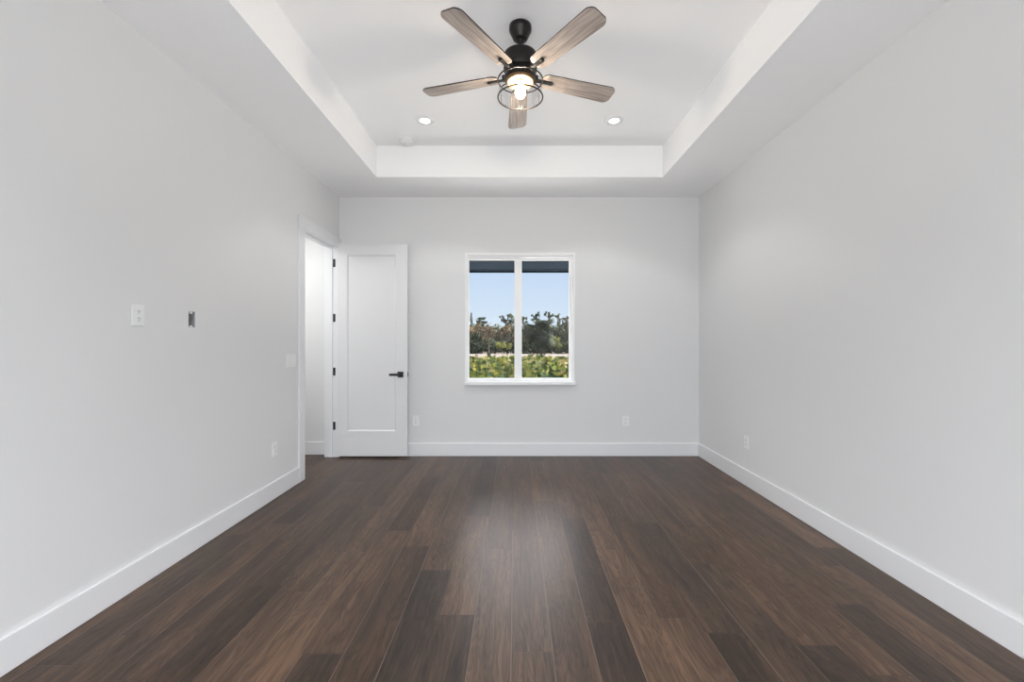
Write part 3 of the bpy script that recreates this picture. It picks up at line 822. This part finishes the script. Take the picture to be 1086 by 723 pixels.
# mid row
tree('oak', 'wide brown-leaved tree filling the left of the left pane', 505, 77, 373, [(503, 350, 8, 8), (510, 350, 8, 6.5), (514, 356, 6, 6)], 'brown', 0.18, 0.17)
tree('evergreen_bush', 'dark green rounded bush below the brown tree at the left edge', 503, 75, 373.5, [(501, 360, 6.5, 9), (507, 359, 5, 8), (498, 366, 6, 6), (508, 368, 6, 5)], 'dark', 0.12, 0.17, cat='bush')
tree('oak', 'tan-leaved tree between the slender trunk and the mullion', 535, 75, 373, [(531, 352, 6, 7), (539, 351, 7, 7.5), (524, 354, 5, 6), (544, 356, 4, 8)], 'brown', 0.16, 0.17)
tree('shrub', 'sunlit yellow-green shrub in the left pane near the mullion', 532, 69.0, 373.5, [(533, 365.5, 6, 4), (539, 367.0, 4.5, 3.5), (526, 366, 5, 4), (521, 362, 2.2, 3)], 'yellow', 0.06, 0.14, cat='shrub')
tree('shrub', 'pale sunlit shrub beside the palm on the window edge side', 591, 69, 373.5, [(591, 359, 3.6, 6), (593, 366, 3, 5)], 'yellow', 0.05, 0.13, cat='shrub', tone=(0, .6))
tree('slender_tree', 'slender dark-trunked tree by the road in the left pane', 518, 57, 376, [(518, 352, 4, 3.5), (515.5, 348, 3, 2.6), (520.5, 348, 2.6, 2.5)], 'brown', 0.13, 0.12, density=0.5)
# more of the wood to either side
for cx, kd, lab in ((478, 'grey', 'grey-green tree beyond the window edge on the door side'), (626, 'dark', 'dark green tree beyond the window edge on the blank wall side'), (660, 'grey', 'grey-green tree far beyond the window edge, blank wall side')):
    tree('oak', lab, cx, 76, 373, [(cx, 345, 10, 8), (cx - 6, 355, 9, 9), (cx + 6, 356, 9, 9), (cx, 366, 13, 7)], kd, 0.18, 0.2)
# dark undergrowth along the foot of the wood
L = Leaves()
for _ in range(170):
    x = RNG.uniform(-20, 24); y = RNG.uniform(70.6, 71.6)
    clump(L, Vector((x, y, GZ + RNG.uniform(0.2, 1.5))), 1.0, 0.8, RNG.uniform(0.6, 1.3), 60, 0.2, RNG, (0.0, 0.45), 0.2)
tag(L.build('undergrowth', LEAF['dark']), 'dark undergrowth along the foot of the trees behind the road', 'undergrowth', kind='stuff')
L = Leaves()
for _ in range(620):
    x = RNG.uniform(-22, 26); y = RNG.uniform(89, 94)
    clump(L, Vector((x, y, GZ + RNG.uniform(0.2, 5.0))), 1.2, 0.9, RNG.uniform(0.8, 1.5), 44, 0.30, RNG, (0.0, 0.7), 0.2)
tag(L.build('distant_foliage', LEAF['grey']), 'dim foliage of the deeper wood between the trees', 'foliage', kind='stuff')

# cabbage palm
PD_ = 50.0
pb = at(574.5, 378, PD_); pb.z = GZ
palm = empty('cabbage_palm', pb); tag(palm, 'bushy dark cabbage palm standing in front of the trees in the right pane', 'palm tree')
ctr = at(574, 354, PD_)
m = MB(); m.tube([(pb.x, PD_, GZ - 0.1), (pb.x + .02, PD_, GZ + 0.9), (ctr.x, PD_, ctr.z - 0.2)], [0.34, 0.30, 0.26], 12)
for k in range(46):
    a = k * 2.4; z = GZ + 0.1 + k * 0.048
    m.tube([(pb.x + .28 * math.cos(a), PD_ + .28 * math.sin(a), z), (pb.x + .50 * math.cos(a), PD_ + .50 * math.sin(a), z + 0.28)], [0.06, 0.03], 5)
m.build('trunk', M_BARK, palm)
L = Leaves(); m = MB()
for k in range(64):
    el = R(RNG.uniform(-62, 88)); az = RNG.uniform(0, 6.283)
    dv = Vector((math.cos(el) * math.cos(az), math.cos(el) * math.sin(az), math.sin(el)))
    ln = RNG.uniform(0.6, 1.35)
    hub = ctr + Vector((0, 0, -0.05)) + dv * ln
    m.tube([ctr, ctr + dv * ln * .6, hub], [0.018, 0.014, 0.01], 4)
    L.fan(hub, (dv + Vector((0, 0, -0.25))), RNG.uniform(0.75, 1.15), 9, RNG.choice((0, 0.05, 0.1, 0.2, 0.35, 0.6, 0.9)), RNG, 200, 0.4, 0.08)
m.build('leaf_stalks', M_BARK, palm)
L.build('fronds', LEAF['palm'], palm, palm.location)

# saw palmetto thicket in front of the road
L = Leaves()
for _ in range(2600):
    y = 11.0 + 27.0 * RNG.random() ** 1.25
    hw_ = 2.2 + y * 0.20
    x = RNG.uniform(-hw_, hw_) + 0.06 * y
    hgt = RNG.uniform(0.40, 0.85)
    for k in range(RNG.randint(4, 7)):
        az = RNG.uniform(0, 6.283); el = R(RNG.uniform(10, 85))
        dv = Vector((math.cos(el) * math.cos(az), math.cos(el) * math.sin(az), math.sin(el)))
        hub = Vector((x, y, GZ)) + dv * hgt * RNG.uniform(0.6, 1.0)
        tn = RNG.choice((0.0, 0.05, 0.1, 0.2, 0.3, 0.4, 0.45, 0.5, 0.6, 0.75, 0.95))
        L.fan(hub, dv + Vector((0, 0, RNG.uniform(-.3, .5))), RNG.uniform(0.7, 1.3) * (0.09 + 0.003 * y), 6, tn, RNG, 190, 0.1, 0.19)
tag(L.build('palmetto_thicket', LEAF['palmetto']), 'thicket of low yellow-green palmetto fronds below the window view', 'palmetto', kind='stuff')
